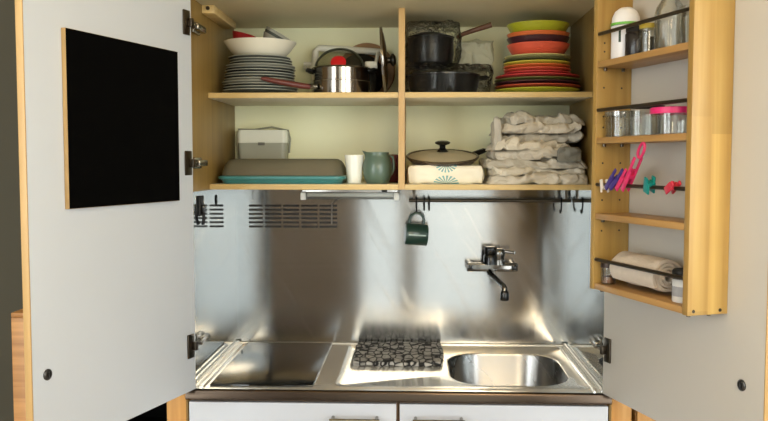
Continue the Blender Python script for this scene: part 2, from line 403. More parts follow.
# doors: local frame u (away from hinge), n (inward normal), z
AL, AR = 0.3165, 0.3216
LH, RH = Vector((-.5746, -.004, 0)), Vector((.5779, -.0064, 0))
LD, LN = Vector((-math.sin(AL), -math.cos(AL), 0)), Vector((math.cos(AL), -math.sin(AL), 0))
RDv, RN = Vector((math.sin(AR), -math.cos(AR), 0)), Vector((-math.cos(AR), -math.sin(AR), 0))
def LP(u, n, z): return LH+LD*u+LN*n+Vector((0, 0, z))
def RP(u, n, z): return RH+RDv*u+RN*n+Vector((0, 0, z))
ROTL = -(PI/2+AL); ROTR = AR-PI/2     # local x = u; local y = +n on the left, -n on the right
DW, DZ0, DZ1 = 0.613, 0.902, 2.115
LOCKM = mat('dark_lock_metal', (84, 82, 80), 0.35, 0.9)
def door(H_, rot, sgn, m, lockz, locku):
    def y(n): return n*sgn
    lo, hi = sorted((y(0), y(-.019)))
    d = MB().box((0, lo, DZ0), (DW, hi, DZ1), .0012).build('door', m, cab, H_, rot)
    MB().box((DW+.0002, lo, DZ0), (DW+.003, hi, DZ1), .0006).build('edge_band', BIRCH, d)
    for zc in (1.031, 1.547, 1.934):
        hb = MB()
        a, b = sorted((y(.0005), y(.006))); hb.box((.012, a, zc-.034), (.042, b, zc+.034), .002)
        a, b = sorted((y(.006), y(.020))); hb.box((.014, a, zc-.012), (.026, b, zc+.012), .002)
        hb.build('hinge', BRONZE, d)
    r = Matrix.Rotation(-PI/2*sgn, 3, 'X')
    lk = MB().lathe([(0, 0), (.0125, 0), (.0125, .002), (.009, .0045), (.007, .0045), (.0065, .0025), (0, .0025)], 24, (locku, y(.0004), lockz), r)
    lk.box((locku-.0018, min(y(.002), y(.006)), lockz-.006), (locku+.0018, max(y(.002), y(.006)), lockz+.006))
    lk.build('lock', LOCKM, d)
    return d
dl = door(LH, ROTL, 1, DOORWHITE, 1.086, .571)
dr = door(RH, ROTR, -1, DOORWARM, 1.074, .549)
for s in (-1, 1):              # hinge arms screwed to the sides
    for zc in (1.031, 1.547, 1.934):
        x = s*(SW-.0024)
        hm = MB()
        hm.box((min(x, x-s*.010), .035, zc-.016), (max(x, x-s*.010), .105, zc+.016), .002)
        hm.box((min(x-s*.010, x-s*.026), .025, zc-.009), (max(x-s*.010, x-s*.026), .112, zc+.009), .003)
        hm.tube([(x-s*.018, .03, zc), (x-s*.010, .010, zc), (x-s*.0-s*.006, -.012, zc)], .006, 8)
        hm.build('hinge_arm', NICKEL, cab)

# black board on the left door
bd = thing('black_board', 'square matt black board with a pale wood edge fixed on the left cupboard door', 'board', LP(0, 0, 0), ROTL)
MB().box((.086, .001, 1.445), (.506, .0125, 1.846), .0005).build('wood_backing', BIRCH, bd)
MB().box((.0868, .0127, 1.4458), (.5052, .0145, 1.8452)).build('black_face', CHALK, bd)

# ------------------------------------------------------------------ steel splashback
bs = thing('splashback', 'brushed stainless steel splashback wrapping the back and sides above the worktop', 'splashback', (0, .6, .9))
MB().box((-SW+.002, -.0015, .0005), (SW-.002, .0, .563)).build('back_sheet', STEEL, bs)
MB().box((-SW+.0005, -.588, .0005), (-SW+.002, 0, .5635)).build('side_sheet', STEELSIDE, bs)
MB().box((SW-.002, -.588, .0005), (SW-.0005, 0, .5635)).build('side_sheet', STEELSIDE, bs)
vb = MB()
for i, (a, b) in enumerate(((-.542, -.492), (-.484, -.426), (-.419, -.362), (-.354, -.296), (-.289, -.226))):
    for k in range(6):
        z = 1.316+k*.0150-.9
        vb.box((a, -.0022, z), (b, -.0016, z+.0074))
vb.build('vent', mat('vent_slot', (48, 45, 43), .8), bs)
MB().lathe([(0, 0), (.010, 0), (.012, .002), (0, .003)], 20, (-SW+.0021, .309-.6, 1.428-.9), Matrix.Rotation(PI/2, 3, 'Y') @ Matrix.Diagonal((1.5, 1, 1))).build('grommet', BLACK, bs)
pl = thing('power_plug', 'black plug in a socket on the steel left side under the shelf', 'plug', (-SW+.0026, .115, 1.41))
MB().box((0, -.022, -.020), (.006, .022, .040), .002).build('socket_plate', BLACK, pl)
MB().box((.0062, -.014, -.012), (.016, .014, .014), .004).build('plug_body', BLACKGLOSS, pl)
MB().tube([(.010, 0, -.012), (.011, 0, -.026), (.008, .003, -.040), (.006, .004, -.046)], .005, 8).build('cable', BLACK, pl)

# ------------------------------------------------------------------ worktop with sink
wt = thing('worktop', 'stainless steel worktop with drainer, rounded sink and front lip darkened for the floor reflection', 'worktop', (0, 0, .9))
def ray_loop(outline, ctr, angs):
    pts = []
    for a in angs:
        d = (math.cos(a), math.sin(a)); best = None
        n = len(outline)
        for i in range(n):
            p, q = outline[i], outline[(i+1) % n]
            ex, ey = q[0]-p[0], q[1]-p[1]; px, py = p[0]-ctr[0], p[1]-ctr[1]
            den = d[0]*ey-d[1]*ex
            if abs(den) < 1e-12: continue
            t = (px*ey-py*ex)/den; s = (px*d[1]-py*d[0])/den
            if t > 0 and -1e-9 <= s <= 1+1e-9 and (best is None or t > best): best = t
        pts.append((ctr[0]+d[0]*best, ctr[1]+d[1]*best))
    return pts
SCX, SCY = .341, .289
sink_o = rrect(.160, .521, .088, .490, .115, 10)
rec_o = rrect(-.172, .562, .045, .560, .03, 6)
rec_i = rrect(-.164, .554, .053, .552, .024, 6)
rec_r = rrect(-.186, .572, .035, .572, .036, 6)
out_o = [(.5875, .5975), (-.5875, .5975), (-.5875, .004), (.5875, .004)]
angs = set()
for k in range(96): angs.add(2*PI*k/96)
for ol in (rec_o, out_o):
    for p in ol: angs.add(math.atan2(p[1]-SCY, p[0]-SCX) % (2*PI))
angs = sorted(angs); A2 = [angs[0]]
for a in angs[1:]:
    if a-A2[-1] > 1e-4: A2.append(a)
angs = A2
L = lambda o, z: [(p[0], p[1], z) for p in ray_loop(o, (SCX, SCY), angs)]
def scaled(o, k): return [(SCX+(p[0]-SCX)*k, SCY+(p[1]-SCY)*k) for p in o]
top = MB().rings([L(out_o, 0), L(rec_r, 0), L(rec_o, .0025), L(rec_i, -.004), L(scaled(sink_o, 1.03), -.004), L(sink_o, -.006)], cap0=False, cap1=False)
top.build('counter_top', STEELTOP, wt, smooth=60)
bowl = MB().rings([L(scaled(sink_o, 1.001), -.0062), L(scaled(sink_o, .985), -.014), L(scaled(sink_o, .95), -.12), L(scaled(sink_o, .88), -.145), L(scaled(sink_o, .3), -.15), L(scaled(sink_o, .12), -.154)], cap0=False)
bowl.build('sink_bowl', STEELBOWL, wt, smooth=60)
MB().lathe([(.042, .003), (.038, .004), (.03, .001), (0, .001)], 28, (SCX, SCY, -.151)).build('drain', CHROME, wt)
LIP = steel('steel_lip_floor_tone', (84, 72, 62), 0.22, 0.0, 'x', 0.0)  # dark brown put in for the floor mirrored in the lip
lip = MB()
lip.rings([[(x, y, z) for (y, z) in ((.004, 0), (-.004, -.002), (-.0065, -.006), (-.0065, -.027), (-.004, -.030), (.0040, -.030))] for x in (-.605, .605)])
lip.build('front_lip', LIP, wt)
def bead(pts, r): return MB().tube([(x, y, z) for x, y, z in pts], r, 8)
# raised rim along the sides and the back
for s in (-1, 1):
    MB().tube([(s*.583, .008, .004), (s*.583, .585, .004)], .0065, 10).build('edge_rim', STEELTOP, wt)
    MB().tube([(s*.560, .012, .001), (s*.560, .555, .001), (s*.545, .575, .001)], .0035, 8).build('edge_rim', STEELTOP, wt)
MB().tube([(-.583, .593, .0005), (.583, .593, .0005)], .0035, 10).build('edge_rim', STEELTOP, wt)

hob = thing('hob', 'small flush black glass hob set in the steel worktop', 'hob', (-.394, .308, .9008))
MB().box((-.151, -.276, 0), (.151, .278, .004), .002).build('glass_plate', BLACKGLASS, hob)

# lattice drying mat
def lattice():
    m, n, l, p = nodes('lattice_cloth')
    t = n.new('ShaderNodeTexCoord'); mp = n.new('ShaderNodeMapping'); mp.inputs['Scale'].default_value = (42, 22, 40)
    l.new(t.outputs['Object'], mp.inputs['Vector'])
    v = n.new('ShaderNodeTexVoronoi'); v.feature = 'DISTANCE_TO_EDGE'; v.inputs['Scale'].default_value = 1.0; v.inputs['Randomness'].default_value = 0.55
    l.new(mp.outputs[0], v.inputs['Vector'])
    r = n.new('ShaderNodeValToRGB'); r.color_ramp.interpolation = 'LINEAR'
    e = r.color_ramp.elements; e[0].position = 0.04; e[0].color = lin((14, 14, 14)); e[1].position = 0.10; e[1].color = lin((150, 148, 144))
    e3 = e.new(0.30); e3.color = lin((176, 174, 168)); e4 = e.new(0.40); e4.color = lin((120, 118, 114))
    l.new(v.outputs['Distance'], r.inputs[0]); l.new(r.outputs[0], p.inputs['Base Color']); p.inputs['Roughness'].default_value = 0.8
    return m
dm = MB(); crumple(dm, (-.150, -.148, 0), (.150, .146, .0150), .0022, 30, 3, 26, .35)
tag(dm.build('drying_mat', lattice(), None, (-.003, .436, .8965)), 'folded black and grey lattice-patterned drying mat lying by the sink', 'drying mat')

# ------------------------------------------------------------------ tap
tp = thing('tap', 'wall-mounted chrome mixer tap, painted with dark reflections, with a short angled spout over the sink', 'tap', (.319, .5985, 1.186))
MB().box((-.088, -.072, -.0145), (.088, -.045, .0145), .005, 3).build('valve_bar', DARKCHROME, tp)
for s in (-1, 1):
    MB().tube([(s*.075, -.0005, 0), (s*.075, -.047, 0)], .013, 16).lathe([(0, 0), (.0145, 0), (.0145, .004), (.0135, .010), (0, .010)], 24, (s*.075, -.0005, 0), Matrix.Rotation(PI/2, 3, 'X')).build('wall_connector', DARKCHROME, tp)
    MB().box((s*.075-.009, -.0733, -.008), (s*.075+.009, -.0722, .008), .0004).build('end_cap', BLACKGLOSS, tp)
MB().lathe([(0, .010), (.024, .010), (.024, .040), (.020, .046), (.023, .052), (.023, .066), (.017, .072), (0, .072)], 28, (-.006, -.060, 0)).build('control_body', BLACKGLOSS, tp)
MB().lathe([(0, .010), (.019, .010), (.016, .036), (.020, .044), (.020, .058), (.014, .066), (0, .066)], 28, (.024, -.070, 0)).build('control_knob', DARKCHROME, tp)
MB().tube([(.030, -.07, .056), (.050, -.078, .056), (.074, -.088, .053)], [.006, .0045, .0055], 10).build('lever', DARKCHROME, tp)
sp = MB().tube([(-.010, -.062, -.010), (-.008, -.075, -.024), (.004, -.11, -.030), (.020, -.17, -.042), (.026, -.19, -.047), (.0285, -.198, -.053), (.0285, -.199, -.060)], [.011, .011, .010, .0095, .0095, .0095, .0095], 14)
sp.build('spout', DARKCHROME, tp)
MB().lathe([(0, -.092), (.013, -.092), (.0145, -.088), (.0145, -.067), (.011, -.060), (0, -.060)], 24, (.0285, -.199, 0)).build('aerator', BLACKGLOSS, tp)

# ------------------------------------------------------------------ hanging rail, hooks, mug
rl = thing('hanging_rail', 'dark steel rail fixed under the shelf across the splashback', 'rail', (0, .53, 1.418))
MB().tube([(.030, 0, 0), (.585, 0, 0)], .0065, 12).build('bar', DARKRAIL, rl)
for x in (.048, .570):
    MB().box((x-.005, -.004, .004), (x+.005, .004, .0455), .001).build('bracket', DARKRAIL, rl)
HOOKM = mat('black_hook', (26, 25, 24), 0.35, 0.6)
hooks = [(.056, 'black S-hook carrying the green mug on the rail', 1.0), (.083, 'short black S-hook just right of the mug hook on the rail', .8),
         (.100, 'short black S-hook second right of the mug hook on the rail', .8), (.552, 'black S-hook at the right-hand end of the rail', 1.0)]
for x, lab, k in hooks:
    pts = [(0, .0075, -.006), (0, .0075, .002), (0, .004, .0075), (0, 0, .0087), (0, -.005, .0075), (0, -.0075, .002), (0, -.0065, -.012), (0, -.004, -.026),
           (0, -.002, -.034), (0, .003, -.041), (0, .009, -.043), (0, .015, -.039), (0, .016, -.032)]
    pts = [(p[0], p[1]*1.25, p[2]*k if p[2] < 0 else p[2]*1.25) for p in pts]
    tag(MB().tube(pts, .0029, 8).build('hook', HOOKM, None, (x, .53, 1.418)), lab, 'hook', 'hooks on the rail')
GREENMUG = mat('dark_green_glaze', (28, 54, 44), 0.3, var=0.12, coat=0.3)
mg = thing('mug', 'dark green mug hanging by its handle from a hook on the rail', 'mug', (.054, .5330, 1.3000), rot=(0, math.radians(4), math.radians(8)))
ry = Matrix.Rotation(PI/2, 3, 'Y')
MB().lathe([(0, -.038), (.034, -.038), (.037, -.035), (.038, -.030), (.038, .037), (.0365, .039), (.034, .037), (.034, -.030), (0, -.032)], 36, (0, 0, 0), ry).build('body', GREENMUG, mg)
MB().tube([(-.024, 0, .034), (-.026, 0, .050), (-.020, 0, .064), (-.008, 0, .0735), (.008, 0, .0735), (.020, 0, .064), (.026, 0, .050), (.024, 0, .034)], .0048, 10).build('handle', GREENMUG, mg)
MB().rings([[(x, -.0383*math.cos(t), .0383*math.sin(t)) for t in (-.06, 0, .06)]+[(x, -.0379*math.cos(t), .0379*math.sin(t)) for t in (.06, 0, -.06)] for x in (-.030, .030)]).build('painted_highlight', mat('painted_highlight', (150, 165, 155), .5), mg)  # highlight along the mug painted as a pale strip

# ------------------------------------------------------------------ lamp under the shelf
LAMPW = mat('lamp_housing', (206, 204, 196), 0.35, var=.02)
lm = thing('under_shelf_lamp', 'slim strip lamp with clear cover fixed under the left lower shelf', 'lamp', (-.161, .375, 1.464))
MB().box((-.155, -.03, -.012), (.155, .03, -.0005), .002).build('housing', mat('lamp_metal', (176, 176, 172), 0.25, 0.9), lm)
MB().tube([(-.140, 0, -.021), (.140, 0, -.021)], .0065, 12).build('tube', mat('lamp_tube', (240, 240, 236), 0.3), lm)
cv = [(-.028, -.0125), (-.026, -.028), (-.018, -.035), (.018, -.035), (.026, -.028), (.028, -.0125)]
MB().rings([[(x, y, z) for y, z in cv] for x in (-.143, .143)]).build('diffuser', clear('lamp_cover', (225, 226, 220), .15, .12, body=.15, bodycol=(190, 190, 185)), lm)
for s in (-1, 1):
    MB().box((min(s*.1435, s*.160), -.030, -.037), (max(s*.1435, s*.160), .030, -.0125), .003).build('end_cap', LAMPW, lm)
MB().box((.105, -.034, -.011), (.122, -.0302, -.002), .001).build('switch', BLACK, lm)
MB().tube([(.02, .031, -.006), (-.02, .10, -.03), (-.065, .19, -.045), (-.083, .2195, -.062), (-.084, .2195, -.10), (-.084, .2205, -.135)], .0025, 8).build('cable', mat('grey_cable', (112, 106, 98), .5), lm)

# ------------------------------------------------------------------ upper left bay
PLATE = [mat('plate_glaze_a', (112, 116, 108), .25, var=.08), mat('plate_glaze_b', (84, 88, 82), .25, var=.08), mat('plate_glaze_c', (160, 160, 146), .25, var=.06), mat('plate_glaze_d', (54, 58, 56), .25, var=.08)]
PRIM = mat('plate_pale_rim', (150, 153, 142), .3, var=.05)
def plate_prof(r, h):
    b = r*.62
    return [(0, 0), (b, 0), (b+.004, .001), (r*.9, h*.62), (r, h), (r-.0006, h+.0026), (r*.9, h*.62+.0028), (b, .0042), (0, .0040)]
PX, PY = -.452, .368
z = ZS1+.0006
sizes = [(.1225, 3), (.1225, 0), (.1215, 1), (.1215, 2), (.114, 2), (.114, 1), (.114, 0), (.113, 3), (.113, 1), (.112, 2), (.101, 1), (.101, 0), (.100, 1)]
pos = ['bottom', 'second', 'third', 'fourth', 'fifth', 'sixth', 'seventh', 'eighth', 'ninth', 'tenth', 'eleventh', 'twelfth', 'topmost']
for i, (r, ci) in enumerate(sizes):
    kind = 'large' if i < 4 else ('medium' if i < 10 else 'small')
    w = pos[i]+(' from the bottom' if 0 < i < 12 else '')
    pm = MB().lathe(plate_prof(r, .012), 48)
    for f in pm.bm.faces:
        if all(v.co.z > .0115 for v in f.verts): f.material_index = 1
    o = pm.build('dinner_plate' if i < 4 else 'plate', [PLATE[ci], PRIM], None, (PX+random.uniform(-.003, .003), PY+random.uniform(-.002, .002), z))
    tag(o, '%s grey plate, %s in the stack under the white bowl' % (kind, w), 'plate', 'grey plates stacked on the upper left shelf')
    z += .0088 if i != 3 else .0092
    if i == 9: z += .001
WHITEC = mat('white_ceramic', (232, 228, 208), .25, var=.015, coat=.2)
zb = z+.0030
tag(MB().lathe(rim_profile(.070, .117, .052, .0035, 8, .75), 48).build('serving_bowl', WHITEC, None, (PX, PY, zb)), 'wide white serving bowl on top of the stack of grey plates', 'bowl')
REDP = mat('deep_red_plastic', (150, 20, 28), .35)
tag(MB().lathe(rim_profile(.022, .040, .038, .003, 6, .6), 32, rot=Matrix.Rotation(math.radians(14), 3, 'Y')).build('small_bowl', REDP, None, (PX-.056, PY-.018, zb+.0400)), 'small dark red bowl sitting in the white serving bowl', 'bowl')
for k in range(3):
    tag(MB().lathe(rim_profile(.026, .046, .034, .003, 6, .6), 36, rot=Matrix.Rotation(math.radians(30), 3, 'Y')).build('small_bowl', [PLATE[2], PLATE[1], PLATE[2]][k], None, (PX+.036+.0045*k, PY+.000, zb+.0360+.0078*k)),
        'small grey bowl, %s of three tilted in the white serving bowl' % ['lowest', 'middle', 'topmost'][k], 'bowl', 'small grey bowls nested in the white bowl')

# saucepans
POT = mat('polished_steel_pan', (158, 152, 144), .14, 1.0, var=.03)
BROWNH = mat('red_brown_handle', (92, 38, 30), .45, var=.1)
pa = thing('saucepan', 'polished steel saucepan with a red-brown handle pointing left on the upper shelf', 'saucepan', (-.188, .365, ZS1+.0006))
MB().lathe([(0, 0), (.088, 0), (.092, .004), (.092, .042), (.0935, .0435), (.0935, .0465), (.090, .048), (.090, .083), (.0955, .086), (.0935, .088), (.0875, .084), (.0875, .005), (0, .004)], 48).build('pan_body', POT, pa)
hd = MB().tube([(-.076, -.062, .024), (-.095, -.080, .022)], .009, 12); hd.build('handle_ferrule', NICKEL, pa)
MB().tube([(-.093, -.078, .022), (-.12, -.092, .024), (-.18, -.112, .033), (-.225, -.122, .042), (-.238, -.124, .044)], [.0085, .0095, .0085, .0075, .004], 12).build('handle', BROWNH, pa)
for s in (-1, 1):
    MB().tube([(s*.088, -.030, .076), (s*.106, -.026, .080), (s*.111, 0, .081), (s*.106, .026, .080), (s*.088, .030, .076)], .0065, 10).build('side_handle', BLACKGLOSS, pa)
# glass lid with red knob leaning in the pan
def lid_parts(root, r, glass, rimm, knobm, dome=.02, knob=.016):
    g = MB().lathe([(r-.002, 0), (r*.8, dome*.5), (r*.45, dome*.88), (0, dome), (0, dome-.003), (r*.45, dome*.88-.003), (r*.8, dome*.5-.003), (r-.002, -.003)], 44)
    g.build('glass', glass, root)
    MB().lathe([(r-.004, -.004), (r, -.004), (r+.0015, 0), (r, .004), (r-.004, .003), (r-.004, -.004)], 44).build('rim', rimm, root)
    if knob: MB().lathe([(0, dome+.0003), (knob*.55, dome+.0003), (knob*.5, dome+.008), (knob, dome+.014), (knob, dome+.020), (knob*.6, dome+.026), (0, dome+.027)], 24).build('knob', knobm, root)
REDK = mat('red_knob', (190, 18, 24), .35)
gl = thing('pan_lid', 'glass lid with a red knob tipped into the steel saucepan', 'lid', (-.196, .372, ZS1+.0890), rot=(math.radians(60), 0, 0))
lid_parts(gl, .080, SMOKEGLASS, mat('lid_steel_rim', (96, 100, 84), .3, .8), REDK, .014, .025)
# upright lid against the divider
vl = thing('pan_lid', 'steel-rimmed glass lid with a black knob standing on edge beside the divider', 'lid', (-.052, .352, ZS1+.1105), rot=(0, math.radians(86), 0))
lid_parts(vl, .106, clear('brown_lid_glass', (150, 132, 100), .1, .05, body=.25, bodycol=(84, 66, 44)), POT, BLACKGLOSS, .014, .020)
# white plastic rack behind the pans with dark lids
WP = mat('white_plastic', (226, 224, 208), .4, var=.02)
rk = thing('lid_rack', 'white plastic rack holding dark lids behind the saucepans', 'rack', (-.185, .545, ZS1+.0006))
MB().box((-.115, -.012, 0), (.125, .012, .010), .003).build('base_rail', WP, rk)
MB().tube([(-.108, 0, .010), (-.116, 0, .10), (-.108, 0, .168), (-.098, 0, .178), (.0, 0, .172), (.128, 0, .162)], .0115, 10).build('top_rail', WP, rk)
MB().box((.070, -.148, .090), (.112, -.136, .114), .004).build('front_rail', WP, rk)
MB().tube([(.108, 0, .163), (.108, -.06, .146), (.106, -.138, .108)], .006, 8).build('side_arm', WP, rk)
cm = MB()
cm.box((-.150, -.006, .118), (-.113, .006, .130), .003)
for k in range(5): cm.box((-.150+.0075*k, -.005, .106), (-.1460+.0075*k, .005, .119), .001)
cm.build('hook_comb', WP, rk)
for k in range(3):
    o = MB().lathe([(0, 0), (.074, 0), (.078, .003), (.06, .009), (0, .012)], 40, rot=Matrix.Rotation(math.radians(-78), 3, 'Z') @ Matrix.Rotation(math.radians(74), 3, 'Y')).build('pan_lid', [BLACKGLOSS, BRONZE, BLACKGLOSS][k], None, (-.136+.003*k, .512-.013*k, ZS1+.0772))
    tag(o, 'dark flat pan lid, %s of three leaning in front of the white rack' % ['rearmost', 'middle', 'frontmost'][k], 'lid', 'dark lids in the white rack')
o = MB().lathe([(0, 0), (.096, 0), (.099, .004), (.096, .009), (0, .010)], 44, rot=Matrix.Rotation(math.radians(88), 3, 'X')).build('round_board', wood('brown_board', (120, 84, 42), (156, 116, 66), 'x'), None, (-.118, .579, ZS1+.1015))
tag(o, 'round brown wooden board standing upright at the back behind the white rack', 'board')

# ------------------------------------------------------------------ upper right bay
zS = ZS1+.0006
bp = thing('casserole', 'wide black casserole in clear plastic at the bottom of the upper right shelf', 'pan', (.142, .385, zS))
MB().lathe(rim_profile(.105, .118, .062, .003, 6), 44).build('pan_body', ENAMEL, bp)
MB().lathe([(0, .0725), (.060, .0715), (.112, .0645), (.119, .062), (.119, .065), (.112, .0675), (.060, .0745), (0, .0755)], 44).build('lid', mat('dark_lid', (24, 20, 18), .25), bp)
MB().tube([(.105, -.02, .055), (.138, -.018, .058), (.142, .0, .058), (.138, .018, .058), (.105, .02, .055)], .006, 8).build('side_handle', BLACKGLOSS, bp)
bk = thing('black_pot', 'round black lidded pot in clear plastic on top of the black casserole', 'pot', (.098, .385, zS+.0925))
MB().lathe([(0, 0), (.060, 0), (.072, .010), (.077, .040), (.075, .090), (.0725, .090), (.074, .040), (.058, .006), (0, .004)], 44).build('pot_body', ENAMEL, bk)
MB().lathe([(0, .106), (.040, .103), (.074, .0915), (.0775, .0905), (.0775, .094), (.074, .0955), (.040, .107), (0, .110)], 44).build('lid', ENAMEL, bk)
o = crumple(MB(), (.0225, .262, zS), (.290, .505, zS+.088), .007, 30, 5, 26, .5, crease=2.2).build('plastic_bag', FILM, None, smooth=14)
tag(o, 'crinkled clear plastic bag wrapped around the black casserole', 'plastic bag')
o = crumple(MB(), (.0225, .282, zS+.090), (.192, .486, zS+.226), .007, 30, 8, 24, .6, crease=2.2).build('plastic_bag', FILM, None, smooth=14)
tag(o, 'crinkled clear plastic bag wrapped around the round black pot', 'plastic bag')
FILM2 = clear('milky_plastic_film', (235, 236, 222), .06, .2, crinkle=.9, body=.65, bodycol=(240, 240, 214))
o = crumple(MB(), (.200, .515, zS), (.312, .590, zS+.196), .010, 22, 11, 22, .6, crease=2.0).build('plastic_bag', FILM2, None, smooth=20)
tag(o, 'loose pale plastic bag bunched at the back between black pot and coloured bowls', 'plastic bag')
ws = MB().tube([(.186, .374, zS+.186), (.205, .36, zS+.195), (.245, .35, zS+.207), (.292, .345, zS+.221)], [.006, .007, .008, .009], 10).build('wooden_handle', mat('dark_brown_wood', (86, 52, 28), .5, var=.15), None)
ws.name = 'wooden_spoon'
tag(ws, 'brown wooden spoon handle resting across the plastic bags by the ceiling panel', 'spoon')
# coloured plates and bowls
COL = {k: mat('glaze_'+k, v, .3, var=.05, coat=.15) for k, v in dict(lime=(170, 172, 42), rust=(178, 74, 50), plum=(66, 34, 40), olive=(98, 96, 50), rose=(196, 62, 62), orange=(216, 110, 56), yellow=(206, 190, 70), coral=(216, 92, 66), moss=(84, 86, 54), pale=(190, 182, 120)).items()}
CX, CY = .442, .378
z = zS
seq = [('large', .136, 'lime', 'lime green', .0100), ('large', .136, 'rust', 'rust red', .0100), ('large', .136, 'plum', 'dark plum', .0090), ('large', .137, 'olive', 'olive green', .0100), ('large', .134, 'rose', 'rose red', .0095),
       ('small', .108, 'rose', 'rose red', .0100), ('small', .107, 'coral', 'coral', .0095), ('small', .107, 'orange', 'orange', .0095), ('small', .107, 'yellow', 'yellow', .0085), ('small', .107, 'moss', 'moss green', .0100), ('small', .106, 'pale', 'pale yellow', .0075)]
for i, (sz, r, c, cn, dz) in enumerate(seq):
    o = MB().lathe(plate_prof(r, .0135), 52).build('plate', COL[c], None, (CX+random.uniform(-.002, .002), CY, z))
    tag(o, '%s %s plate in the colourful stack on the upper right shelf' % (sz, cn), 'plate', 'coloured plates on the upper right shelf')
    z += dz*1.10
z += .0035
bz = [('coral', 'coral orange bowl, lowest of the four on the coloured plates', .0), ('plum', 'dark plum bowl nested second of the four on the coloured plates', .021), ('orange', 'orange bowl nested third of the four on the coloured plates', .034), ('lime', 'lime green bowl topping the four bowls on the coloured plates', .0640)]
BOWLH = .042
for c, lab, dz in bz:
    o = MB().lathe(rim_profile(.062, .0995, BOWLH, .0035, 9, .55), 52).build('bowl', COL[c], None, (CX+.002, CY, z+dz))
    tag(o, lab, 'bowl', 'coloured bowls on the upper right shelf')

# ------------------------------------------------------------------ lower left bay
zl = ZS2+.0006
TEAL = mat('teal_plastic', (60, 124, 124), .35, var=.03)
SMOKEP = clear('smoky_plastic_lid', (196, 180, 170), .06, .12, body=.62, bodycol=(118, 114, 94))
ck = thing('cake_carrier', 'long cake carrier with teal base and smoky domed lid on the lower shelf', 'food container', (-.372, .390, zl))
b = MB(); ol = rrect(-.203, .203, -.130, .130, .035)
def sc(o, kx, ky=None): ky = ky or kx; return [(p[0]*kx, p[1]*ky) for p in o]
r3 = lambda o, z: [(p[0], p[1], z) for p in o]
b.rings([r3(sc(ol, .93, .90), 0), r3(sc(ol, .95, .93), .010), r3(sc(ol, 1.0), .016), r3(sc(ol, 1.0), .023), r3(sc(ol, .97), .025)])
b.build('base_tray', TEAL, ck)
b = MB(); b.rings([r3(sc(ol, .955, .93), .0255), r3(sc(ol, .94, .91), .040), r3(sc(ol, .905, .86), .060), r3(sc(ol, .86, .80), .073), r3(sc(ol, .80, .72), .079)])
b.build('domed_lid', SMOKEP, ck)
FOOD = mat('pinkish_contents', (150, 92, 80), .7, var=.2, scale=40)
b = MB(); b.rings([r3(sc(ol, .80, .75), .026), r3(sc(ol, .80, .75), .045), r3(sc(ol, .74, .68), .050)]); b.build('contents', FOOD, ck)
bx = thing('lidded_box', 'tall pale plastic box with a white lid standing behind the cake carrier', 'box', (-.480, .558, zl))
b = MB(); ol2 = rrect(-.086, .086, -.034, .034, .018)
b.rings([r3(sc(ol2, .92), 0), r3(sc(ol2, 1.0), .122), r3(sc(ol2, 1.0), .134)]); b.build('body', mat('frosted_grey_plastic', (164, 166, 150), .4, var=.02), bx)
b = MB(); b.rings([r3(sc(ol2, 1.03), .1345), r3(sc(ol2, 1.03), .172), r3(sc(ol2, .97), .179)]); b.build('lid', mat('white_box_lid', (228, 230, 214), .4, var=.02), bx)
MB().box((-.012, -.041, .126), (.012, -.0345, .136), .002).build('clip', mat('grey_clip', (110, 110, 100), .4), bx)
MB().tube([(.0905, 0, .10), (.094, 0, .150), (.088, 0, .178), (.03, 0, .190), (-.03, 0, .181), (-.088, 0, .1815)], .0035, 8).build('handle', mat('grey_handle', (140, 142, 124), .4), bx)
tc_ = thing('cup', 'plain white tapered cup standing left of the green jug', 'cup', (-.1445, .330, zl), math.radians(-110))
MB().lathe([(0, 0), (.021, 0), (.023, .002), (.0265, .045), (.031, .089), (.0305, .091), (.029, .089), (.0245, .045), (.021, .006), (0, .005)], 36).build('body', mat('white_porcelain', (226, 226, 214), .25, var=.01, coat=.2), tc_)
MB().tube([(-.0255, 0, .070), (-.040, 0, .073), (-.046, 0, .058), (-.040, 0, .040), (-.0245, 0, .034)], .0035, 8).build('handle', MATS['white_porcelain'], tc_)
JUG = mat('sage_green_glaze', (78, 98, 84), .35, var=.05, coat=.2)
jg = thing('jug', 'round sage green jug with spout at the left on the lower shelf', 'jug', (-.070, .332, zl))
prof = [(0, 0), (.033, 0), (.036, .003), (.044, .022), (.0475, .044), (.046, .064), (.040, .082), (.0365, .090), (.037, .100), (.035, .100), (.034, .091), (.038, .080), (.043, .062), (.044, .044), (.040, .022), (.033, .008), (0, .006)]
b = MB(); b.lathe(prof, 44)
for v in b.bm.verts:
    if v.co.z > .082:
        a = math.atan2(v.co.y, -v.co.x); k = max(0, math.cos(a))**12*(v.co.z-.082)/.018
        v.co.x -= .012*k; v.co.z += .005*k
b.build('body', JUG, jg)
MB().tube([(.036, 0, .088), (.049, 0, .086), (.0525, 0, .068), (.052, 0, .046), (.044, 0, .028)], .0045, 10).build('handle', JUG, jg)
o = MB().box((-.040, -.022, 0), (.040, .022, .094), .006).build('red_tin', mat('dark_red_tin', (104, 22, 30), .4, var=.06), None, (-.0450, .472, zl))
tag(o, 'dark red tin standing behind the green jug next to the divider', 'tin')

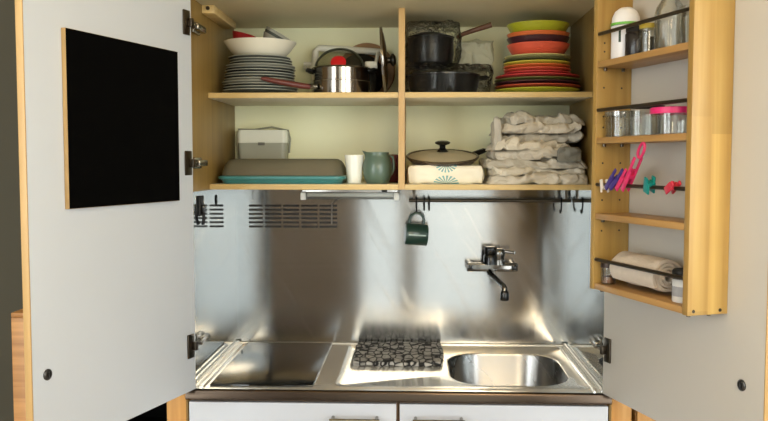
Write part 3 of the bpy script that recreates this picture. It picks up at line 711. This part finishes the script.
# ------------------------------------------------------------------ lower right bay
def wipes():
    m, n, l, p = nodes('wipes_pack_film')
    t = n.new('ShaderNodeTexCoord'); s = n.new('ShaderNodeSeparateXYZ'); l.new(t.outputs['Object'], s.inputs[0])
    def arc(cx, cz, rx, rz):
        def math_(op, a, b=None, v=None):
            k = n.new('ShaderNodeMath'); k.operation = op
            if isinstance(a, (int, float)): k.inputs[0].default_value = a
            else: l.new(a, k.inputs[0])
            if b is not None:
                if isinstance(b, (int, float)): k.inputs[1].default_value = b
                else: l.new(b, k.inputs[1])
            return k.outputs[0]
        dx = math_('DIVIDE', math_('SUBTRACT', s.outputs[0], cx), rx); dz = math_('DIVIDE', math_('SUBTRACT', s.outputs[2], cz), rz)
        d = math_('ADD', math_('MULTIPLY', dx, dx), math_('MULTIPLY', dz, dz))
        ang = math_('ARCTAN2', dz, dx)
        st = math_('GREATER_THAN', math_('SINE', math_('MULTIPLY', ang, 18.0)), -0.1)
        inn = math_('LESS_THAN', d, 1.0)
        fr = math_('LESS_THAN', s.outputs[1], -.03)
        return math_('MULTIPLY', math_('MULTIPLY', inn, st), fr)
    a1 = arc(.006, .001, .040, .026); a2 = arc(.006, .062, .034, .026)
    mx = n.new('ShaderNodeMath'); mx.operation = 'MAXIMUM'; l.new(a1, mx.inputs[0]); l.new(a2, mx.inputs[1])
    c = n.new('ShaderNodeMix'); c.data_type = 'RGBA'; c.inputs[6].default_value = lin((226, 218, 196)); c.inputs[7].default_value = lin((110, 160, 160))
    l.new(mx.outputs[0], c.inputs[0]); l.new(c.outputs[2], p.inputs['Base Color']); p.inputs['Roughness'].default_value = .35
    return m
o = crumple(MB(), (-.118, -.085, 0), (.125, .085, .058), .0035, 22, 4, 22, .45).build('wipes_pack', wipes(), None, (.1425, .372, zl-.0005))
tag(o, 'soft white packet printed with teal fans under the frying pan lid', 'packet')
fp = thing('frying_pan', 'brown frying pan with glass lid resting on the white packet', 'frying pan', (.1400, .392, zl+.083), rot=(math.radians(11), 0, 0))
MB().lathe([(0, -.022), (.085, -.022), (.100, -.016), (.116, .0), (.118, .002), (.114, .002), (.098, -.013), (.084, -.019), (0, -.019)], 48).build('pan_body', mat('brown_pan', (62, 44, 34), .25, coat=.3), fp)
MB().tube([(.090, .060, -.004), (.125, .085, .002), (.142, .100, .005), (.152, .106, .005)], [.008, .009, .009, .005], 10).build('handle', BLACKGLOSS, fp)
for v in (0,):
    g = MB().lathe([(.116, .003), (.095, .0095), (.055, .0175), (0, .021), (0, .019), (.055, .0155), (.095, .0075), (.116, .0025)], 48)
    g.build('glass_lid', clear('amber_lid_glass', (200, 188, 160), .12, .05, body=.65, bodycol=(206, 196, 166)), fp)
MB().lathe([(.1125, .0022), (.118, .0025), (.1195, .005), (.117, .008), (.1125, .006), (.1125, .0022)], 48).build('lid_rim', mat('brown_rim', (96, 84, 66), .25, .6), fp)
MB().lathe([(0, .0212), (.019, .0212), (.016, .026), (.0095, .032), (.010, .040), (.024, .047), (.025, .051), (.018, .054), (0, .055)], 28).build('lid_knob', BLACKGLOSS, fp)
# crumpled bags
BAG = [mat('crumpled_bag_a', (188, 180, 164), .5, var=.12, scale=14, bump=.35, bscale=40), mat('crumpled_bag_b', (172, 166, 152), .5, var=.14, scale=14, bump=.35, bscale=46), mat('crumpled_bag_c', (200, 192, 174), .5, var=.1, scale=14, bump=.35, bscale=40), mat('crumpled_bag_d', (112, 112, 104), .5, var=.14, scale=14, bump=.3, bscale=40)]
lay = [(.272, .255, .584, .545, .026, 0, 0, 0), (.284, .266, .578, .540, .022, 2, .04, -1), (.276, .258, .586, .542, .026, 1, -.02, 1), (.306, .275, .562, .545, .030, 0, .05, -1), (.300, .268, .556, .540, .024, 2, -.04, 1),
       (.314, .280, .566, .535, .028, 1, .03, 1), (.308, .272, .552, .538, .026, 0, -.05, -1), (.330, .285, .574, .535, .028, 1, .02, 1)]
z = zl
for i, (xa, ya, xb, yb, h, ci, tilt, sg) in enumerate(lay):
    def flop(p, i=i, tilt=tilt, xa=xa, xb=xb, ya=ya, z=z, h=h):
        x = (p.x-(xa+xb)/2); e = abs(x)/((xb-xa)/2)
        p.z += tilt*x*.5 + .0045*math.sin(17*p.x+i*2.1) + .003*math.sin(41*p.x+i*1.3+9*p.y)
        p.y += .012*math.sin(11*p.x+i*1.9) + .006*math.sin(31*p.x+i)
        p.x += .010*math.sin(70*(p.z-z)+i)
        p.z -= .010*max(0, e-.75)*4*(.5+.5*sg)
        p.x = min(p.x, SW-.003)
        return p
    mb = crumple(MB(), (xa, ya, z), (xb, yb, z+h), .0065, 30, 20+i*1.37, 44, .38, flop=flop, crease=2.4)
    w = ['bottom', 'second', 'third', 'fourth', 'fifth', 'sixth', 'seventh', 'topmost'][i]
    o = mb.build('folded_bag', BAG[ci], None, (0, 0, 0), smooth=24)
    tag(o, 'crumpled grey fabric bag, %s in the pile on the lower right shelf' % (w if w in ('bottom', 'topmost') else w+' from the bottom'), 'bag', 'crumpled bags piled on the lower right shelf')
    z += h+.0003
o = crumple(MB(), (.294, .268, zl+.105), (.316, .330, zl+.205), .005, 25, 31, 16, .5, crease=2).build('folded_bag', BAG[1], None, smooth=75)
tag(o, 'upright crumpled end of a grey bag propped at the left of the pile', 'bag', 'crumpled bags piled on the lower right shelf')
o = crumple(MB(), (.490, .235, zl+.068), (.560, .268, zl+.112), .006, 25, 33, 16, .6, crease=2).build('folded_bag', BAG[3], None, smooth=75)
tag(o, 'small dark grey balled-up bag tucked in the front right of the pile', 'bag', 'crumpled bags piled on the lower right shelf')

# ------------------------------------------------------------------ rack on the right door
U0, U1, RT, RZ0, RZ1 = .0970, .4985, .1033, 1.2196, 2.09
rack = thing('door_rack', 'open birch shelf rack screwed to the inside of the right cupboard door', 'rack', RP(0, 0, 0), ROTR)
# local coordinates: x = u, y = -n
for a in (U0, U1-.018):
    MB().box((a, -RT, RZ0), (a+.018, -.0008, RZ1), .001).build('side_panel', BIRCH_STAVE, rack)
shz = (RZ0+.0165, 1.4185, 1.6135, 1.8075)
for zt in shz:
    sh = MB().box((U0+.0185, -RT+.002, zt-.0155), (U1-.0185, -.0008, zt), .001).build('shelf', SHELFWOOD, rack)
    for uu in (U0+.0185, U1-.0305):
        for yy in (-.082, -.030):
            MB().tube([(uu+.006, yy, zt-.0158), (uu+.006, yy, zt-.0235)], .0045, 10).build('shelf_peg', BRONZE, sh)
for zr in (1.298, 1.493, 1.684, 1.878):
    MB().tube([(U0+.012, -.0975, zr), (U1-.012, -.0975, zr)], .0048, 10).build('rail', DARKRAIL, rack)
hole = None
for zz in (1.372, 1.452, 1.548, 1.640, 1.668, 1.742, 1.834, 1.856):
    for yy in (-.082, -.030):
        if hole is None:
            hole = MB().lathe([(0, 0), (.0027, 0), (.0027, .0006), (0, .0006)], 8, rot=Matrix.Rotation(PI/2, 3, 'Y')).build('peg_hole', BRONZE, rack, (U0+.0181, yy, zz))
        else:
            h2 = hole.copy(); C.objects.link(h2); h2.parent = rack; h2.location = (U0+.0181, yy, zz)
sc_ = MB()
for yy in (-.088, -.020): sc_.lathe([(0, 0), (.004, 0), (.0035, .001), (0, .001)], 12, (U1+.0002, yy, RZ0+.009), Matrix.Rotation(PI/2, 3, 'Y'))
sc_.build('screws', BRONZE, rack)
# top shelf things
zt = shz[3]+.0008
WB = mat('white_bottle_plastic', (236, 236, 240), .3, var=.01)
t = thing('powder_bottle', 'white plastic bottle with green ring and dark stripe on the top rack shelf', 'bottle', RP(.1555, .047, zt), ROTR+.6)
MB().lathe([(0, 0), (.033, 0), (.0355, .003), (.0355, .078), (.037, .084)], 36).lathe([(.037, .084), (.034, .086), (0, .086)], 36).build('body', WB, t)
MB().lathe([(.0355, .0862), (.0375, .0862), (.0375, .092), (.0355, .092), (.0355, .0862)], 36).build('ring', mat('lime_ring', (110, 186, 70), .35), t)
MB().lathe([(0, .0925), (.035, .0925), (.034, .106), (.027, .122), (.015, .131), (0, .133)], 36).build('cap', WB, t)
MB().box((-.003, -.0366, .042), (.003, -.0350, .076), .0004).build('stripe', mat('dark_green_stripe', (36, 60, 44), .4), t)
t = thing('dark_jar', 'dark jar with black label beside the white bottle on the rack', 'jar', RP(.219, .056, zt), ROTR)
MB().lathe([(0, 0), (.0265, 0), (.028, .003), (.028, .055), (.025, .061), (0, .061)], 30).build('jar_body', mat('dark_jar', (34, 30, 30), .25, var=.2), t)
MB().lathe([(0, .0612), (.0265, .0612), (.0265, .073), (0, .074)], 30).build('lid', BLACK, t)
t = thing('spice_jar', 'small glass spice jar with yellow lid between dark jar and bottle', 'jar', RP(.270, .058, zt), ROTR)
MB().lathe(rim_profile(.020, .021, .060, .0015, 3), 28).build('glass', GLASS, t)
MB().lathe([(0, .002), (.0185, .002), (.0185, .040), (0, .040)], 24).build('contents', mat('dark_spice', (66, 62, 52), .8, var=.3, scale=200), t)
MB().lathe([(0, .0605), (.0215, .0605), (.0215, .072), (0, .073)], 28).build('lid', mat('yellow_lid', (190, 168, 60), .4), t)
t = MB().lathe([(0, 0), (.031, 0), (.034, .004), (.034, .086), (.030, .100), (.016, .122), (.0135, .150), (.0135, .185), (.016, .187), (.016, .198), (.0115, .198), (.0115, .150), (.014, .122), (.0285, .099), (.0325, .086), (.0325, .006), (0, .004)], 40).build('glass_bottle', GLASS, None, RP(.340, .050, zt))
tag(t, 'tall empty clear glass bottle in the middle of the top rack shelf', 'bottle')
t = MB().lathe(rim_profile(.030, .032, .085, .002, 5), 36).build('glass_jar', GLASS, None, RP(.432, .050, zt))
tag(t, 'open clear glass tumbler right of the tall glass bottle', 'glass')
# second shelf: jars
zt = shz[2]+.0008
JL = mat('jar_clip_lid', (206, 204, 196), .3)
def jar(u, label, r, h, lid, lidm, contents=None):
    t = thing('storage_jar', label, 'jar', RP(u, .0555, zt), ROTR, 'glass storage jars on the rack')
    MB().lathe(rim_profile(r*.96, r, h, .002, 5), 40).build('glass', GLASS, t)
    if lid: MB().lathe([(0, h+.0004), (r+.0015, h+.0004), (r+.0015, h+lid), (r-.002, h+lid+.001), (0, h+lid+.001)], 40).build('lid', lidm, t)
    if contents: MB().lathe([(0, .003), (r*.9, .003), (r*.9, contents[0]), (0, contents[0])], 32).build('contents', contents[1], t)
    return t
jar(.1605, 'squat clear glass jar with clear lid, nearest the hinge on the rack', .042, .052, .012, clear('clear_lid', (225, 228, 222), .2, .08, body=.12))
jar(.250, 'clear glass jar under the black lid, middle of the rack jars', .044, .060, 0, None)
jar(.372, 'clear glass jar with a bright pink lid on the rack', .052, .046, .014, mat('pink_lid', (224, 44, 118), .4))
t = MB().lathe([(0, 0), (.041, 0), (.043, .003), (.041, .008), (0, .010)], 36, rot=Matrix.Rotation(math.radians(5), 3, 'X') ).build('flat_lid', BLACK, None, RP(.255, .048, zt+.0660))
tag(t, 'flat black lid laid over the middle glass jar of the rack', 'lid')
# clips on the third rail
def clip(u, label, m, length, w, ang, lean, loop=False, zr=1.493):
    t = thing('bag_clip', label, 'clip', RP(u, .0975, zr), ROTR, 'clips on the rack rail', rot=None)
    t.rotation_euler = (lean, ang, ROTR)
    q = MB()
    for s in (-1, 1):
        q.box((-w*.5, s*.0075-.0022, -.014), (w*.5, s*.0075+.0022, length*.55), .0018)
        q.box((-w*.32, s*.0095-.0020, length*.5), (w*.32, s*.0095+.0020, length), .0018)
    q.build('jaw', m, t)
    MB().tube([(-w*.56, 0, length*.36), (w*.56, 0, length*.36)], .0053, 10).build('spring_pin', m, t)
    if loop:
        MB().tube([(.010*math.cos(2*PI*k/20), 0, length+.020+.020*math.sin(2*PI*k/20)) for k in range(20)], .0035, 8, closed=True).build('loop', m, t)
    return t
PURP = mat('purple_plastic', (70, 52, 132), .4); PINK = mat('pink_plastic', (222, 52, 110), .4)
TEALC = mat('teal_clip', (20, 140, 134), .4); REDC = mat('red_clip', (206, 54, 76), .4); WHC = mat('white_clip', (226, 220, 212), .4)
clip(.150, 'white clip with brown top, nearest the hinge on the rack rail', WHC, .020, .012, math.radians(170), 0)
clip(.178, 'purple clip, first of the two on the rack rail', PURP, .060, .014, math.radians(48), .05)
clip(.200, 'purple clip leaning on the pink clips on the rack rail', PURP, .058, .014, math.radians(50), -.05)
clip(.226, 'pink clip next to the purple clips on the rack rail', PINK, .055, .014, math.radians(42), 0)
clip(.250, 'long pink clip ending in a loop on the rack rail', PINK, .088, .014, math.radians(38), .05, True)
clip(.343, 'teal clip in the middle of the rack rail', TEALC, .026, .022, math.radians(22), .2)
clip(.425, 'red and white clip at the far end of the rack rail', REDC, .026, .018, math.radians(60), .1)
# bottom shelf: jar, rolled towel, white jar with black lid
zt = shz[0]+.0008
t = thing('small_jar', 'small clear glass jar with dark lid at the hinge end of the bottom rack shelf', 'jar', RP(.139, .074, zt), ROTR)
MB().lathe(rim_profile(.018, .0195, .042, .0018, 4), 30).build('glass', GLASS, t)
MB().lathe([(0, .003), (.0165, .003), (.0165, .018), (0, .018)], 24).build('contents', mat('brown_contents', (120, 84, 54), .7, var=.2), t)
MB().lathe([(0, .0424), (.0205, .0424), (.0205, .054), (0, .055)], 30).build('lid', mat('dark_jar_lid', (62, 48, 40), .3, .5), t)
def rolled_towel():
    b = MB(); n = 150; turns = 3.6; Lh = .092
    R0, R1 = .009, .0405; path = []
    for i in range(n+1):
        a = turns*2*PI*i/n; r = R0+(R1-R0)*i/n
        path.append((r*math.cos(a)*1.0, r*math.sin(a)*.98))
    # flat tail hugging the back
    def strip(x, th):
        o_ = []; inn = []
        for i, (px, pz) in enumerate(path):
            d = Vector((px, pz)).normalized(); w = .0012*math.sin(i*.7+x*60)
            o_.append((px+d.x*(th+w), pz+d.y*(th+w))); inn.append((px-d.x*th, pz-d.y*th))
        return o_+inn[::-1]
    xs_ = [-Lh, -Lh*.97]+[Lh*(k/6) for k in range(-5, 6)]+[Lh*.97, Lh]
    rings = []
    for x in xs_:
        s = strip(x, .0042 if abs(x) < Lh*.98 else .003)
        rings.append([(x, p[0], p[1]) for p in s])
    b.rings(rings)
    return b
TOW = mat('beige_towel', (206, 194, 180), .9, var=.08, scale=60, bump=.3, bscale=220)
t = rolled_towel().build('rolled_towel', TOW, None, RP(.262, .0475, zt+.0455), ROTR, smooth=60)
tag(t, 'rolled beige towel lying on the bottom shelf of the door rack', 'towel')
t = thing('cream_jar', 'white jar with black lid beside the rolled towel on the rack', 'jar', RP(.428, .058, zt), ROTR)
MB().lathe([(0, 0), (.026, 0), (.0275, .003), (.0275, .048), (.025, .052), (0, .052)], 32).build('jar_body', mat('white_jar', (214, 214, 212), .3, var=.03), t)
MB().lathe([(.0277, .014), (.0279, .014), (.0279, .036), (.0277, .036), (.0277, .014)], 32).build('label_band', mat('grey_label', (160, 160, 164), .5, var=.15, scale=120), t)
MB().lathe([(0, .0524), (.028, .0524), (.028, .070), (.025, .074), (0, .074)], 32).build('lid', BLACK, t)

# ------------------------------------------------------------------ base cabinets under the worktop
def base_unit(x0, x1, hx, label):
    t = thing('base_cabinet', label, 'cabinet', ((x0+x1)/2, .3, 0))
    c = (x0+x1)/2; w = (x1-x0)/2
    MB().box((-w, -.28, .1), (w, .29, .72), .001).build('carcass', PLY, t)
    MB().box((-w, -.2815, .1), (w, -.2803, .866), .0004).build('carcass_edge', mat('brown_edge', (122, 92, 62), .5, var=.08), t)
    d = MB().box((-w+.004, -.300, .11), (w-.004, -.282, .8625), .0015).build('door', FRONTWHITE, t)
    a, b = hx[0]-c, hx[1]-c
    h = MB().tube([(a, -.330, .823), (b, -.330, .823)], .005, 12)
    for q in (a+.008, b-.008): h.tube([(q, -.330, .823), (q, -.3005, .823)], .005, 10)
    h.build('handle', NICKEL, d)
base_unit(-.6005, .003, (-.189, -.048), 'white-fronted base cabinet under the hob')
base_unit(.005, .6005, (.046, .192), 'white-fronted base cabinet under the sink')

# neighbours of the cupboard
nb = thing('open_shelf_unit', 'low wooden open unit painted black inside for shade, behind the left cupboard door', 'shelf unit', (-.892, .36, 0))  # open inside made up; black boards stand in for a dark gap
MB().box((-.250, -.30, 0), (-.17, .27, 1.09), .002).build('side_panel', GRAINWOOD, nb)
MB().box((-.250, -.30, 1.0905), (.222, .27, 1.105), .002).build('top_board', GRAINWOOD, nb)
MB().box((-.1695, .25, 0), (.222, .27, 1.09)).build('back_panel', SHADEBLACK, nb)
MB().box((.210, -.30, 0), (.222, .2495, 1.09)).build('side_panel', SHADEBLACK, nb)
MB().box((-.1695, -.28, .60), (.2095, .2495, .618)).build('shelf', SHADEBLACK, nb)
nc = thing('low_cabinet', 'low birch cabinet standing right of the kitchen cupboard', 'cabinet', (.94, .36, 0))
MB().box((-.263, -.34, 0), (.26, .27, 1.0), .002).build('carcass', ORANGEWOOD, nc)
MB().box((-.2615, -.359, .05), (.2585, -.341, .99), .002).build('door', ORANGEWOOD, nc)

# added fill light, shaped as a paper lantern, to brighten the upper shelves
FILL_LOC = (0.48, -2.58, 2.08)
pd = thing('added_fill_lantern', 'large round fill light added behind the camera, shaped as a paper lantern', 'lamp', FILL_LOC)
GLOW = bpy.data.materials.new('fill_lantern_glow'); GLOW.use_nodes = True
gp = GLOW.node_tree.nodes['Principled BSDF']; gp.inputs['Base Color'].default_value = (.9, .8, .6, 1)
gp.inputs['Emission Color'].default_value = (1, .83, .58, 1); gp.inputs['Emission Strength'].default_value = 5.2
R_ = .29
MB().lathe([(R_*math.sin(PI*k/32)*(1+.012*(k % 2)) if 1 < k < 31 else .05, -R_*math.cos(PI*k/32)) for k in range(2, 31)], 48).build('fill_shade', GLOW, pd)
MB().tube([(0, 0, R_*.97), (0, 0, 2.849-FILL_LOC[2])], .003, 8).build('cord', BLACK, pd)
